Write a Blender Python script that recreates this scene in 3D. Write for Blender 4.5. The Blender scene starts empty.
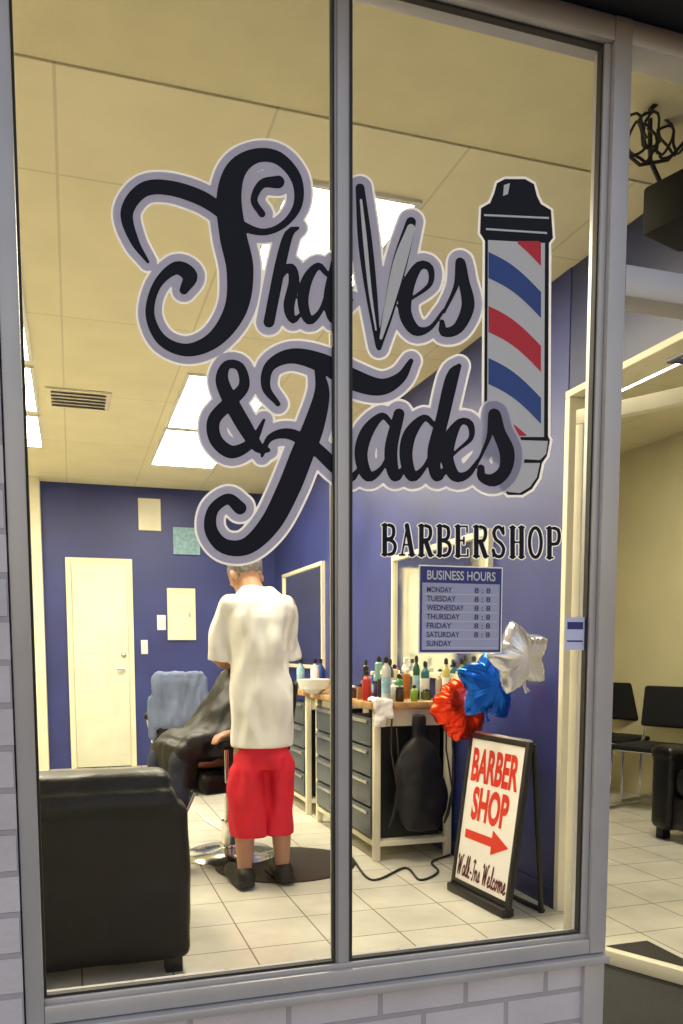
import bpy, bmesh, math, random
import numpy as np
from mathutils import Vector, Matrix, noise
random.seed(7)
R = math.radians
scene = bpy.context.scene
C = scene.collection
PI = math.pi

# ------------------------------------------------------------------ camera
F, PX, PY = 830.0, 341.0, 728.0
CAM = Vector((0, -1.8, 1.13))
Yl = Vector((72-PX, -(650-PY), -F)).normalized()
by = 648.0
bx = PX + (F*F + (PY-650)*(PY-by))/(PX-72)
Xl = Vector((bx-PX, -(by-PY), -F)).normalized()
Zl = Xl.cross(Yl).normalized()
ROT = Matrix((Xl, Yl, Zl))
cd = bpy.data.cameras.new('camera'); cam = bpy.data.objects.new('camera', cd); C.objects.link(cam)
M4 = ROT.to_4x4(); M4.translation = CAM
cam.matrix_world = M4
cd.sensor_width = 36; cd.sensor_fit = 'AUTO'; cd.lens = F/1024*36
cd.shift_y = (PY-512)/1024; cd.shift_x = 0.0005
cd.clip_start = 0.05; cd.clip_end = 500
scene.camera = cam

def pt(px, py, Y):
    d = ROT @ Vector((px-PX, -(py-PY), -F))
    t = (Y-CAM.y)/d.y
    return CAM + d*t
def ptz(px, py, Z):
    d = ROT @ Vector((px-PX, -(py-PY), -F))
    return CAM + d*((Z-CAM.z)/d.z)

# ------------------------------------------------------------------ materials
def nd(nt, t, **k):
    n = nt.nodes.new(t)
    for a, b in k.items(): setattr(n, a, b)
    return n
def pm(name, col, rough=.5, metal=0, var=.1, scale=6, bump=0, bscale=40, emit=None, es=1, coat=0, trans=0, spec=.5):
    m = bpy.data.materials.new(name); m.use_nodes = True
    nt = m.node_tree; p = nt.nodes['Principled BSDF']
    p.inputs['Roughness'].default_value = rough; p.inputs['Metallic'].default_value = metal
    p.inputs['Coat Weight'].default_value = coat
    p.inputs['Specular IOR Level'].default_value = spec
    tc = nd(nt, 'ShaderNodeTexCoord')
    n = nd(nt, 'ShaderNodeTexNoise'); n.inputs['Scale'].default_value = scale; n.inputs['Detail'].default_value = 6
    nt.links.new(tc.outputs['Object'], n.inputs['Vector'])
    cr = nd(nt, 'ShaderNodeValToRGB')
    c0 = [max(0, c*(1-var)) for c in col[:3]]+[1]; c1 = [min(1, c*(1+var)) for c in col[:3]]+[1]
    cr.color_ramp.elements[0].color = c0; cr.color_ramp.elements[1].color = c1
    cr.color_ramp.elements[0].position = .35; cr.color_ramp.elements[1].position = .65
    nt.links.new(n.outputs['Fac'], cr.inputs['Fac']); nt.links.new(cr.outputs['Color'], p.inputs['Base Color'])
    mr = nd(nt, 'ShaderNodeMapRange'); mr.inputs['To Min'].default_value = max(0, rough-.08); mr.inputs['To Max'].default_value = min(1, rough+.08)
    nt.links.new(n.outputs['Fac'], mr.inputs['Value']); nt.links.new(mr.outputs['Result'], p.inputs['Roughness'])
    if bump:
        n2 = nd(nt, 'ShaderNodeTexNoise'); n2.inputs['Scale'].default_value = bscale; n2.inputs['Detail'].default_value = 5
        nt.links.new(tc.outputs['Object'], n2.inputs['Vector'])
        b = nd(nt, 'ShaderNodeBump'); b.inputs['Strength'].default_value = bump; b.inputs['Distance'].default_value = .02
        nt.links.new(n2.outputs['Fac'], b.inputs['Height']); nt.links.new(b.outputs['Normal'], p.inputs['Normal'])
    if emit:
        p.inputs['Emission Color'].default_value = (*emit, 1); p.inputs['Emission Strength'].default_value = es
    if trans:   # thin film lit from behind
        tl = nd(nt, 'ShaderNodeBsdfTranslucent'); tl.inputs[0].default_value = (*col, 1)
        mx = nd(nt, 'ShaderNodeMixShader'); mx.inputs[0].default_value = trans
        o = nt.nodes['Material Output']
        nt.links.new(p.outputs[0], mx.inputs[1]); nt.links.new(tl.outputs[0], mx.inputs[2]); nt.links.new(mx.outputs[0], o.inputs[0])
    return m
def brickmat(name, c1, c2, mortar, w, h, ms, axes='XZ', offset=.5, rough=.6, bump=.6, dirt=.15):
    m = bpy.data.materials.new(name); m.use_nodes = True
    nt = m.node_tree; p = nt.nodes['Principled BSDF']; L = nt.links.new
    tc = nd(nt, 'ShaderNodeTexCoord'); sp = nd(nt, 'ShaderNodeSeparateXYZ'); cb = nd(nt, 'ShaderNodeCombineXYZ')
    L(tc.outputs['Object'], sp.inputs[0]); L(sp.outputs[axes[0]], cb.inputs['X']); L(sp.outputs[axes[1]], cb.inputs['Y'])
    b = nd(nt, 'ShaderNodeTexBrick'); b.offset = offset
    b.inputs['Scale'].default_value = 1; b.inputs['Brick Width'].default_value = w; b.inputs['Row Height'].default_value = h
    b.inputs['Mortar Size'].default_value = ms; b.inputs['Mortar Smooth'].default_value = .1
    b.inputs['Color1'].default_value = (*c1, 1); b.inputs['Color2'].default_value = (*c2, 1); b.inputs['Mortar'].default_value = (*mortar, 1)
    L(cb.outputs[0], b.inputs['Vector'])
    n = nd(nt, 'ShaderNodeTexNoise'); n.inputs['Scale'].default_value = 3.5; n.inputs['Detail'].default_value = 8
    L(tc.outputs['Object'], n.inputs['Vector'])
    mr = nd(nt, 'ShaderNodeMapRange'); mr.inputs['From Min'].default_value = .3; mr.inputs['From Max'].default_value = .7
    mr.inputs['To Min'].default_value = 1-dirt; mr.inputs['To Max'].default_value = 1
    L(n.outputs['Fac'], mr.inputs['Value'])
    mx = nd(nt, 'ShaderNodeMix', data_type='RGBA', blend_type='MULTIPLY'); mx.inputs[0].default_value = 1
    L(b.outputs['Color'], mx.inputs[6]); L(mr.outputs['Result'], mx.inputs[7]); L(mx.outputs[2], p.inputs['Base Color'])
    p.inputs['Roughness'].default_value = rough
    n2 = nd(nt, 'ShaderNodeTexNoise'); n2.inputs['Scale'].default_value = 60; n2.inputs['Detail'].default_value = 6
    L(tc.outputs['Object'], n2.inputs['Vector'])
    ma = nd(nt, 'ShaderNodeMath', operation='MULTIPLY_ADD'); ma.inputs[1].default_value = -1.0
    L(b.outputs['Fac'], ma.inputs[0])
    ms_ = nd(nt, 'ShaderNodeMath', operation='MULTIPLY'); ms_.inputs[1].default_value = .35
    L(n2.outputs['Fac'], ms_.inputs[0]); L(ms_.outputs[0], ma.inputs[2])
    bp = nd(nt, 'ShaderNodeBump'); bp.inputs['Strength'].default_value = bump; bp.inputs['Distance'].default_value = .006
    L(ma.outputs[0], bp.inputs['Height']); L(bp.outputs['Normal'], p.inputs['Normal'])
    return m

MT = {}
MT['brick'] = brickmat('white_painted_brick', (.70, .67, .73), (.66, .63, .69), (.46, .44, .49), .225, .085, .006, rough=.55, bump=1.0, dirt=.2)
MT['tile'] = brickmat('cream_floor_tile', (.76, .73, .63), (.71, .68, .59), (.27, .24, .18), .305, .305, .003, axes='XY', offset=0, rough=.25, bump=.3, dirt=.25)
MT['ceil'] = brickmat('ceiling_tile', (.86, .80, .56), (.84, .78, .54), (.70, .65, .45), .61, 1.22, .005, axes='XY', offset=0, rough=.9, bump=.2, dirt=.08)
MT['plaster'] = pm('ceiling_plaster', (.76, .70, .46), .9, var=.03, bump=.1)
MT['blue'] = pm('blue_wall_paint', (.032, .043, .19), .45, var=.15, scale=2, bump=.05, bscale=120)
MT['navy'] = pm('navy_paint', (.022, .032, .12), .4, var=.1, scale=2)
MT['cream'] = pm('cream_wall_paint', (.80, .73, .44), .7, var=.04, scale=2, bump=.05, bscale=120)
MT['trim'] = pm('cream_trim', (.78, .73, .55), .45, var=.05)
MT['alu'] = pm('aluminium_frame', (.50, .49, .50), .4, .25, var=.05, scale=5, bump=.02, bscale=200)
MT['aludark'] = pm('aluminium_dark', (.16, .16, .19), .5, .5, var=.15)
MT['rubber'] = pm('black_gasket', (.02, .02, .02), .6)
MT['leather'] = pm('black_leather', (.004, .004, .005), .42, var=.3, scale=14, bump=.12, bscale=70, spec=.4)
MT['blackp'] = pm('black_plastic', (.008, .008, .009), .45, var=.2)
MT['matteblack'] = pm('matte_black_plastic', (.004, .004, .005), .8, var=.2)
MT['drawer'] = pm('blue_grey_metal', (.10, .12, .15), .4, .3, var=.15)
MT['chrome'] = pm('chrome', (.7, .7, .7), .15, 1, var=.05)
MT['steel'] = pm('brushed_steel', (.5, .5, .5), .35, 1, var=.1, scale=20)
MT['wood'] = pm('worktop_wood', (.42, .25, .1), .4, var=.3, scale=12)
MT['white'] = pm('white_plastic', (.78, .78, .76), .4, var=.04)
MT['shirt'] = pm('white_cotton', (.86, .86, .84), .85, var=.03, bump=.2, bscale=14)
MT['red'] = pm('red_cotton', (.68, .012, .035), .75, var=.12, bump=.25, bscale=16)
MT['skin'] = pm('skin', (.42, .22, .14), .5, var=.1)
MT['hair'] = pm('grey_hair', (.20, .18, .16), .8, var=.4, scale=60, bump=.6, bscale=160)
MT['dhair'] = pm('dark_hair', (.02, .014, .01), .7, var=.4, scale=60, bump=.6, bscale=160)
MT['cape'] = pm('black_cape', (.008, .008, .010), .5, var=.3, bump=.2, bscale=8, spec=.4)
MT['denim'] = pm('dark_denim', (.02, .025, .05), .8, var=.3)
MT['jacket'] = pm('grey_blue_cloth', (.12, .15, .25), .85, var=.15, bump=.3, bscale=14)
MT['mat'] = pm('black_rubber_mat', (.014, .013, .012), .7, var=.3, bump=.3, bscale=120)
MT['brownmat'] = pm('dark_brown_mat', (.03, .018, .013), .6, var=.3, bump=.3, bscale=120)
MT['mirror'] = pm('mirror', (.8, .82, .8), .02, 1, var=.01)
MT['paper'] = pm('paper', (.75, .72, .6), .7, var=.05)
MT['pblue'] = pm('pale_blue_paper', (.25, .42, .5), .7, var=.2, scale=30)
MT['vinyl'] = pm('dark_vinyl', (.004, .005, .016), .6, var=.1, spec=.25)
MT['halo'] = pm('grey_vinyl', (.50, .50, .66), .4, var=.12, scale=4, trans=.45)
MT['halo2'] = pm('pale_vinyl', (.88, .88, .95), .4, var=.04, trans=.4)
MT['vwhite'] = pm('white_vinyl', (.93, .94, .98), .3, var=.02, trans=.35)
MT['vred'] = pm('red_vinyl', (.75, .02, .05), .35, var=.06, trans=.3)
MT['vblue'] = pm('blue_vinyl', (.03, .09, .38), .35, var=.06, trans=.3)
MT['signwhite'] = pm('sign_white', (.85, .82, .78), .4, var=.02)
MT['signred'] = pm('sign_red', (.66, .03, .012), .4, var=.04)
MT['navysign'] = pm('navy_sign', (.05, .07, .32), .4, var=.05, trans=.3)
MT['navytext'] = pm('navy_text', (.02, .03, .16), .4, var=.05)
MT['palesign'] = pm('pale_sign', (.66, .69, .92), .4, var=.04, trans=.4)
MT['foilred'] = pm('red_foil', (.9, .05, .01), .2, .7, var=.1, bump=.12, bscale=14)
MT['foilblue'] = pm('blue_foil', (.01, .14, .75), .18, .7, var=.1, bump=.12, bscale=14)
MT['foilsilver'] = pm('silver_foil', (.66, .68, .78), .22, .7, var=.08, bump=.12, bscale=14)
MT['lamp'] = pm('lit_diffuser', (.9, .9, .85), .5, var=.0, emit=(1, .91, .67), es=24)
MT['asphalt'] = pm('asphalt', (.05, .05, .052), .9, var=.25, scale=20, bump=.5, bscale=150)
MT['concrete'] = pm('concrete', (.26, .26, .27), .85, var=.15, scale=5, bump=.3, bscale=80)
MT['soffit'] = pm('dark_soffit', (.012, .012, .015), .8, var=.2)
MT['shoe'] = pm('dark_shoe', (.012, .009, .008), .6, var=.3)

# ------------------------------------------------------------------ mesh builder
WM = {}
class MB:
    def __init__(s): s.v = []; s.f = []
    def add(s, vs, fs):
        o = len(s.v); s.v += [Vector(v) for v in vs]; s.f += [tuple(i+o for i in f) for f in fs]; return s
    def bm(s, b, M=None):
        if M is not None: bmesh.ops.transform(b, matrix=M, verts=b.verts)
        b.verts.index_update()
        s.add([v.co.copy() for v in b.verts], [[v.index for v in f.verts] for f in b.faces]); b.free(); return s
    def box(s, c, d, bev=0, rot=None, seg=2):
        b = bmesh.new(); bmesh.ops.create_cube(b, size=1)
        bmesh.ops.scale(b, vec=d, verts=b.verts)
        if bev: bmesh.ops.bevel(b, geom=list(b.edges), offset=bev, segments=seg, profile=.5, affect='EDGES')
        M = Matrix.Translation(c)
        if rot is not None: M = M @ rot.to_4x4()
        return s.bm(b, M)
    def b2(s, a, c, bev=0):   # by corners
        a, c = Vector(a), Vector(c)
        return s.box((a+c)/2, [abs(x) for x in (c-a)], bev)
    def ell(s, c, r, rot=None, seg=20):
        b = bmesh.new(); bmesh.ops.create_uvsphere(b, u_segments=seg, v_segments=seg//2, radius=1)
        bmesh.ops.scale(b, vec=r, verts=b.verts)
        M = Matrix.Translation(c)
        if rot is not None: M = M @ rot.to_4x4()
        return s.bm(b, M)
    def tube(s, path, rad, n=10, caps=True):
        P = [Vector(p) for p in path]
        if not hasattr(rad, '__len__'): rad = [rad]*len(P)
        up = None; vs = []; fs = []
        for i, p in enumerate(P):
            t = (P[min(i+1, len(P)-1)]-P[max(i-1, 0)]).normalized()
            if up is None:
                up = Vector((0, 0, 1)) if abs(t.z) < .9 else Vector((1, 0, 0))
            a = up.cross(t).normalized(); b_ = t.cross(a).normalized(); up = b_
            for k in range(n):
                an = 2*PI*k/n; vs.append(p+(a*math.cos(an)+b_*math.sin(an))*rad[i])
        for i in range(len(P)-1):
            for k in range(n):
                fs.append((i*n+k, i*n+(k+1) % n, (i+1)*n+(k+1) % n, (i+1)*n+k))
        if caps: fs.append(tuple(range(n))[::-1]); fs.append(tuple((len(P)-1)*n+k for k in range(n)))
        return s.add(vs, fs)
    def cap(s, a, b, ra, rb):
        s.ell(a, (ra,)*3, seg=14); s.ell(b, (rb,)*3, seg=14); return s.tube([a, b], [ra, rb], 14)
    def loft(s, rings, n=24):   # (cx,cy,cz,rx,ry)
        vs = []; fs = []
        for (cx, cy, cz, rx, ry) in rings:
            for k in range(n):
                a = 2*PI*k/n; vs.append((cx+rx*math.cos(a), cy+ry*math.sin(a), cz))
        for i in range(len(rings)-1):
            for k in range(n): fs.append((i*n+k, i*n+(k+1) % n, (i+1)*n+(k+1) % n, (i+1)*n+k))
        fs.append(tuple(range(n))[::-1]); fs.append(tuple((len(rings)-1)*n+k for k in range(n)))
        return s.add(vs, fs)
    def lathe(s, c, prof, n=24):
        return s.loft([(c[0], c[1], c[2]+z, max(r, .0005), max(r, .0005)) for r, z in prof], n)
    def mesh(s, M=None):
        me = bpy.data.meshes.new('m')
        vs = [(M @ v) if M is not None else v for v in s.v]
        me.from_pydata([tuple(v) for v in vs], [], s.f); me.update(); return me

def finish(name, me, m, parent, smooth, ang=38):
    me.name = name
    o = bpy.data.objects.new(name, me); C.objects.link(o)
    me.materials.clear(); me.materials.append(m)
    if smooth:
        me.polygons.foreach_set('use_smooth', [True]*len(me.polygons))
        try: me.set_sharp_from_angle(angle=R(ang))
        except Exception: pass
    if parent is not None:
        o.parent = parent; WM[o] = WM.get(parent, Matrix())
    else: WM[o] = Matrix()
    return o
def part(name, mb, m, parent=None, world=False, smooth=True, label=None, ang=38):
    M = WM[parent].inverted() if (parent is not None and world) else None
    o = finish(name, mb.mesh(M), MT[m] if isinstance(m, str) else m, parent, smooth, ang)
    if label: o['label'] = label
    return o
def organic(name, mb, m, parent=None, world=False, voxel=.012, it=5, amp=0, fr=6, label=None, seed=0, stretch=(1, 1, 1), fade=None):
    M = WM[parent].inverted() if (parent is not None and world) else None
    t = bpy.data.objects.new('tmp', mb.mesh(M)); C.objects.link(t)
    r = t.modifiers.new('r', 'REMESH'); r.mode = 'VOXEL'; r.voxel_size = voxel
    sm = t.modifiers.new('s', 'SMOOTH'); sm.iterations = it; sm.factor = .5
    bpy.context.view_layer.update()
    dg = bpy.context.evaluated_depsgraph_get()
    me = bpy.data.meshes.new_from_object(t.evaluated_get(dg))
    old = t.data; bpy.data.objects.remove(t); bpy.data.meshes.remove(old)
    if amp:
        ns = [v.normal.copy() for v in me.vertices]
        for v, n in zip(me.vertices, ns):
            q = Vector((v.co.x*fr*stretch[0]+seed, v.co.y*fr*stretch[1], v.co.z*fr*stretch[2]))
            k = 1
            n = Vector((n.x, n.y, n.z*.2)) if fade else n
            if fade: k = .35+.65*min(1, abs(v.co.z-fade)/.08)
            v.co += n*amp*k*(noise.noise(q)+.5*noise.noise(q*2.3))
    o = finish(name, me, MT[m] if isinstance(m, str) else m, parent, True, 180)
    if label: o['label'] = label
    return o
def thing(name, label, cat, loc=(0, 0, 0), rz=0, group=None):
    o = bpy.data.objects.new(name, None); C.objects.link(o); o.empty_display_size = .1
    o.location = loc; o.rotation_euler = (0, 0, rz); o['label'] = label; o['category'] = cat
    if group: o['group'] = group
    WM[o] = Matrix.Translation(loc) @ Matrix.Rotation(rz, 4, 'Z')
    return o
def tag(o, label, cat, group=None):
    o['label'] = label; o['category'] = cat
    if group: o['group'] = group
    return o
def struct(name, mb, m, smooth=False):
    o = part(name, mb, m, smooth=smooth); o['kind'] = 'structure'; return o
def dup(root, loc, rz, label, group=None):
    r = root.copy(); C.objects.link(r); r.location = loc; r.rotation_euler = (0, 0, rz); r['label'] = label
    if group: r['group'] = group
    WM[r] = Matrix.Translation(loc) @ Matrix.Rotation(rz, 4, 'Z')
    for ch in list(root.children):
        c = ch.copy(); C.objects.link(c); c.parent = r
        for g in ch.children:
            d = g.copy(); C.objects.link(d); d.parent = c
    return r
def textmb(s, f, x0, z0, w, h, bold=0.0, shear=0.0):
    cu = bpy.data.curves.new('t', 'FONT'); cu.body = s; cu.size = 1; cu.offset = bold; cu.shear = shear; cu.resolution_u = 4
    t = bpy.data.objects.new('t', cu); C.objects.link(t); bpy.context.view_layer.update()
    me = bpy.data.meshes.new_from_object(t.evaluated_get(bpy.context.evaluated_depsgraph_get()))
    xs = [v.co.x for v in me.vertices]; ys = [v.co.y for v in me.vertices]
    ax, bx_, ay, by_ = min(xs), max(xs), min(ys), max(ys)
    mb = MB(); mb.add([f(x0+(v.co.x-ax)/(bx_-ax)*w, z0+(v.co.y-ay)/(by_-ay)*h) for v in me.vertices], [tuple(p.vertices) for p in me.polygons])
    bpy.data.objects.remove(t); bpy.data.meshes.remove(me); bpy.data.curves.remove(cu)
    return mb

# heights read off the photograph on the facade plane
ZT0 = pt(602, 47, 0).z; ZT1 = ZT0+.055
ZB0 = pt(630, 303, 0).z; ZB1 = pt(630, 271, 0).z
ZDL = pt(640, 386, .5).z           # top of the open door leaf
ZHD = pt(573, 398, 1.26).z         # underside of header inside

# ------------------------------------------------------------------ ground and shell
ZG = -.12
struct('ground', MB().add([(-250, -250, ZG-.16), (250, -250, ZG-.16), (250, 250, ZG-.16), (-250, 250, ZG-.16)], [(0, 1, 2, 3)]), 'asphalt')
struct('sidewalk', MB().b2((-12, -2.6, ZG-.16), (14, -.0, ZG)), 'concrete')
struct('kerb', MB().b2((-12, -2.75, ZG-.16), (14, -2.603, ZG+.003), .01), 'concrete')
struct('interior_floor', MB().b2((-3, .02, ZG), (4.2, 6.5, 0)), 'tile')
ZC = 2.7
struct('ceiling_plaster', MB().b2((-3, .0, ZC-.014), (4.2, .678, ZC+.1)), 'plaster')
struct('ceiling', MB().b2((-3, .68, ZC-.02), (4.2, 6.5, ZC+.1)), 'ceil')
struct('wall_back', MB().b2((-3, 6.5, 0), (2.1, 6.6, ZC)), 'blue')
struct('wall_back_left', MB().b2((-3, 6.42, 0), (-.33, 6.497, ZC-.02)), 'cream')
struct('wall_left', MB().b2((-3.1, .17, 0), (-3, 6.6, ZC)), 'cream')
struct('wall_partition', MB().b2((1.98, 1.28, 0), (2.1, 6.5, ZC-.02)), 'blue')
struct('wall_header', MB().b2((1.983, .12, ZHD+.03), (2.097, 1.278, ZC-.022)), 'navy')
struct('wall_right', MB().b2((4.2, .17, 0), (4.3, 6.6, ZC)), 'cream')
struct('wall_waiting', MB().b2((2.1, 4.6, 0), (4.2, 4.7, ZC-.02)), 'cream')
struct('wall_post', MB().b2((-.33, 6.3, 0), (-.235, 6.499, ZC-.02), .004), 'trim')
struct('wall_end_trim', MB().b2((1.965, 1.245, 0), (2.115, 1.2795, ZHD), .004).b2((1.965, .12, ZHD), (2.115, 1.2795, ZHD+.028), .004), 'trim')
struct('skirting_board', MB().b2((1.965, 1.28, 0), (1.979, 6.49, .09), .003), 'navy')

# facade
t = tag(part('brick_wall', MB().b2((-5, -.035, ZG-.1), (-.116, .17, 3.2)), 'brick', smooth=False), 'white painted brick pier at left edge of the shop window', 'wall')
t = tag(part('brick_wall', MB().b2((-.116, -.012, ZG-.1), (1.285, .16, .352)), 'brick', smooth=False), 'low white painted brick wall under the shop window', 'wall')
t = tag(part('brick_wall', MB().b2((2.22, -.035, ZG-.1), (8, .17, ZT1)), 'brick', smooth=False), 'white painted brick wall right of the entrance', 'wall')
t = tag(part('roof_canopy', MB().b2((-.11, -.22, ZT1+.003), (8, .045, 3.19)).b2((-5, .175, 2.81), (8, 6.8, 3.19)), 'soffit', smooth=False), 'dark canopy and flat roof above the shop window', 'roof')

# ------------------------------------------------------------------ storefront window
X0, X1, XM, X2, X3 = -.113, -.077, .582, 1.224, 1.289
ZS0, ZS1 = .352, .402
sw = thing('storefront_window', 'tall two-pane aluminium shop window with dark script lettering over a white brick base', 'window', (.55, 0, ZS0))
part('frame', MB().b2((X0, -.03, ZS0), (X1, .05, ZT1), .003).b2((X2+.018, -.03, ZS0), (X3, .05, ZT1), .003)
     .b2((X1, -.028, ZS0), (X2+.018, .05, ZS1-.012), .003).b2((X1, -.028, ZT0), (X2+.018, .05, ZT1), .003)
     .b2((X1, -.016, ZS1-.012), (X2+.018, .03, ZS1), .002).b2((X2, -.016, ZS1), (X2+.017, .03, ZT0), .002), 'alu', sw, True)
part('mullion', MB().b2((XM-.013, -.014, ZS1), (XM+.013, .05, ZT0), .003).b2((XM-.018, -.006, ZS1+.001), (XM+.018, .03, ZT0-.001), .002), 'alu', sw, True)
part('sill', MB().b2((X0-.003, -.05, ZS0-.022), (X3, -.0121, ZS0-.002), .003), 'alu', sw, True)
gk = MB()
for a, b in ((X1, XM-.018), (XM+.018, X2)):
    gk.b2((a, -.009, ZS1), (a+.005, .008, ZT0)).b2((b-.005, -.009, ZS1), (b, .008, ZT0)).b2((a+.005, -.009, ZS1), (b-.005, .008, ZS1+.006)).b2((a+.005, -.009, ZT0-.006), (b-.005, .008, ZT0))
part('gasket', gk, 'rubber', sw, True, False)

# ---- lettering field
def catmull(P, step=3.0):
    P = [np.array(p, float) for p in P]; out = []
    Q = [2*P[0]-P[1]]+P+[2*P[-1]-P[-2]]
    for i in range(1, len(Q)-2):
        n = max(2, int(np.linalg.norm((Q[i+1]-Q[i])[:2])/step))
        for k in range(n):
            t = k/n
            out.append(.5*((2*Q[i])+(-Q[i-1]+Q[i+1])*t+(2*Q[i-1]-5*Q[i]+4*Q[i+1]-Q[i+2])*t*t+(-Q[i-1]+3*Q[i]-3*Q[i+1]+Q[i+2])*t**3))
    out.append(P[-1]); return out
class Field:
    def __init__(s, x0, y0, x1, y1, c):
        s.x0, s.y0, s.c = x0, y0, c
        s.nx, s.ny = int((x1-x0)/c)+1, int((y1-y0)/c)+1
        s.X, s.Y = np.meshgrid(x0+np.arange(s.nx)*c, y0+np.arange(s.ny)*c)
        s.F = np.full(s.X.shape, 99.0)
    def stroke(s, P, curve=True, pad=26, step=3.0):
        S = catmull(P, step) if curve else [np.array(p, float) for p in P]
        for a, b in zip(S[:-1], S[1:]):
            r = max(a[2], b[2])+pad
            i0 = max(0, int((min(a[0], b[0])-r-s.x0)/s.c)); i1 = min(s.nx, int((max(a[0], b[0])+r-s.x0)/s.c)+2)
            j0 = max(0, int((min(a[1], b[1])-r-s.y0)/s.c)); j1 = min(s.ny, int((max(a[1], b[1])+r-s.y0)/s.c)+2)
            if i1 <= i0 or j1 <= j0: continue
            X = s.X[j0:j1, i0:i1]; Y = s.Y[j0:j1, i0:i1]
            dx, dy = b[0]-a[0], b[1]-a[1]; L2 = dx*dx+dy*dy+1e-9
            t = np.clip(((X-a[0])*dx+(Y-a[1])*dy)/L2, 0, 1)
            d = np.hypot(X-a[0]-t*dx, Y-a[1]-t*dy)-(a[2]+t*(b[2]-a[2]))
            s.F[j0:j1, i0:i1] = np.minimum(s.F[j0:j1, i0:i1], d)
    def mesh(s, lev, Yp, W=None, flip=True):
        f = s.F-lev; mb = MB(); c = s.c
        if W is None:
            def W(i, j): return pt(s.x0+i*c, s.y0+j*c, Yp)
        else:
            W0 = W
            def W(i, j): return W0(s.x0+i*c, s.y0+j*c)
        ins = f < 0
        for j in range(s.ny-1):
            i = 0
            row = ins[j]; row2 = ins[j+1]
            while i < s.nx-1:
                k = int(row[i])+int(row[i+1])+int(row2[i])+int(row2[i+1])
                if k == 4:
                    e = i
                    while e+1 < s.nx-1 and row[e+2] and row2[e+2]: e += 1
                    mb.add([W(i, j), W(e+1, j), W(e+1, j+1), W(i, j+1)], [(0, 3, 2, 1)]); i = e+1; continue
                if k:
                    cs = [(i, j), (i+1, j), (i+1, j+1), (i, j+1)]; vals = [f[b, a] for a, b in cs]; poly = []
                    for q in range(4):
                        a, b = cs[q], cs[(q+1) % 4]; va, vb = vals[q], vals[(q+1) % 4]
                        if va < 0: poly.append(a)
                        if (va < 0) != (vb < 0):
                            t = va/(va-vb); poly.append((a[0]+(b[0]-a[0])*t, a[1]+(b[1]-a[1])*t))
                    if len(poly) >= 3: mb.add([W(*p) for p in poly], [tuple(range(len(poly)))[::-1]])
                i += 1
        return mb
fl = Field(100, 130, 545, 590, 1.25)
ST = [
 [(148,262,3),(134,240,6),(127,212,8),(143,190,9),(170,188,9),(205,200,9),(235,222,7),(262,232,5),(284,224,5),(298,204,6),(296,178,7),(278,158,8),(255,156,9),(236,170,12),(229,198,14),(233,235,15),(240,270,15),(236,308,13),(216,338,10),(188,350,8),(162,340,7),(150,314,6),(157,285,6),(176,268,8),(190,276,9),(184,290,6)],
 [(278,182,8),(262,184,6),(254,200,5),(262,214,5)],
 [(298,228,3),(289,234,6),(281,262,7),(269,322,7)],
 [(271,302,4),(281,275,5),(291,268,6),(294,282,7),(289,306,7),(293,320,5),(301,314,3)],
 [(327,274,4),(318,266,5),(307,280,7),(303,302,7),(309,320,6),(320,312,4),(328,292,4)],
 [(335,264,6),(329,298,7),(333,320,5),(344,308,3),(352,300,3)],
 [(360,188,6),(365,240,8.5),(371,290,7.5),(378,346,4)],
 [(411,222,6.5),(400,262,9),(389,310,7),(379,348,4)],
 [(398,306,3),(414,297,3),(430,284,4),(430,268,5),(419,266,6),(408,286,8),(405,312,8),(415,330,7),(430,328,4),(444,310,3)],
 [(444,312,3),(456,286,4),(460,262,6),(464,282,7),(468,306,8),(458,328,7),(444,332,6),(442,322,4)],
 [(264,420,3),(252,442,6),(232,452,8),(216,440,8),(214,420,8),(230,402,8),(244,386,7),(240,367,6),(227,365,6),(222,380,8),(231,402,9),(245,427,9),(258,447,7),(268,450,4)],
 [(278,404,4),(266,387,6),(270,366,7),(292,356,9),(322,363,11),(352,379,12),(380,387,10),(400,378,7),(411,361,4)],
 [(318,368,5),(322,392,9),(314,425,12),(302,455,13),(288,490,13),(270,524,12),(247,546,10),(224,546,9),(211,530,8),(213,510,7),(228,499,7),(240,508,8)],
 [(262,456,3),(270,438,5),(290,434,7),(315,448,8),(336,468,8),(350,478,6),(360,468,3)],
 [(392,425,4),(382,416,5),(367,432,8),(361,455,8),(368,476,7),(382,468,4),(393,445,4)],
 [(399,414,7),(391,450,8),(395,476,7),(406,466,3)],
 [(434,425,4),(424,418,5),(410,434,8),(406,456,8),(412,476,7),(424,468,4),(436,445,4)],
 [(459,366,4),(452,378,8),(442,420,8),(434,452,8),(437,476,7),(448,466,3)],
 [(446,462,3),(458,450,3),(471,438,4),(470,424,5),(460,422,5),(450,438,8),(447,458,8),(455,476,7),(468,474,5),(480,458,3)],
 [(480,458,3),(489,437,4),(494,414,7),(499,432,8),(507,452,9),(505,470,8),(494,480,8),(482,477,6),(481,468,5)],
]
for s_ in ST: fl.stroke(s_)
lt = part('lettering', fl.mesh(-1.5, -.0036), 'vinyl', sw, True, False, label='large dark script lettering reading Shaves and Fades across both panes')
part('lettering_outline', fl.mesh(6.0, -.0030), 'halo', lt, True, False)
part('lettering_edge', fl.mesh(8.2, -.0024), 'halo2', lt, True, False)
f2 = Field(340, 170, 430, 370, 1.0)
for s_ in ([(361,200,1.2),(365,240,2),(370,290,1.6),(376,330,.8)], [(411,228,4),(400,262,6.5),(389,306,4.5),(381,338,1.5)]): f2.stroke(s_)
part('razor_blade', f2.mesh(0, -.0042), 'vwhite', lt, True, False)
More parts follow.
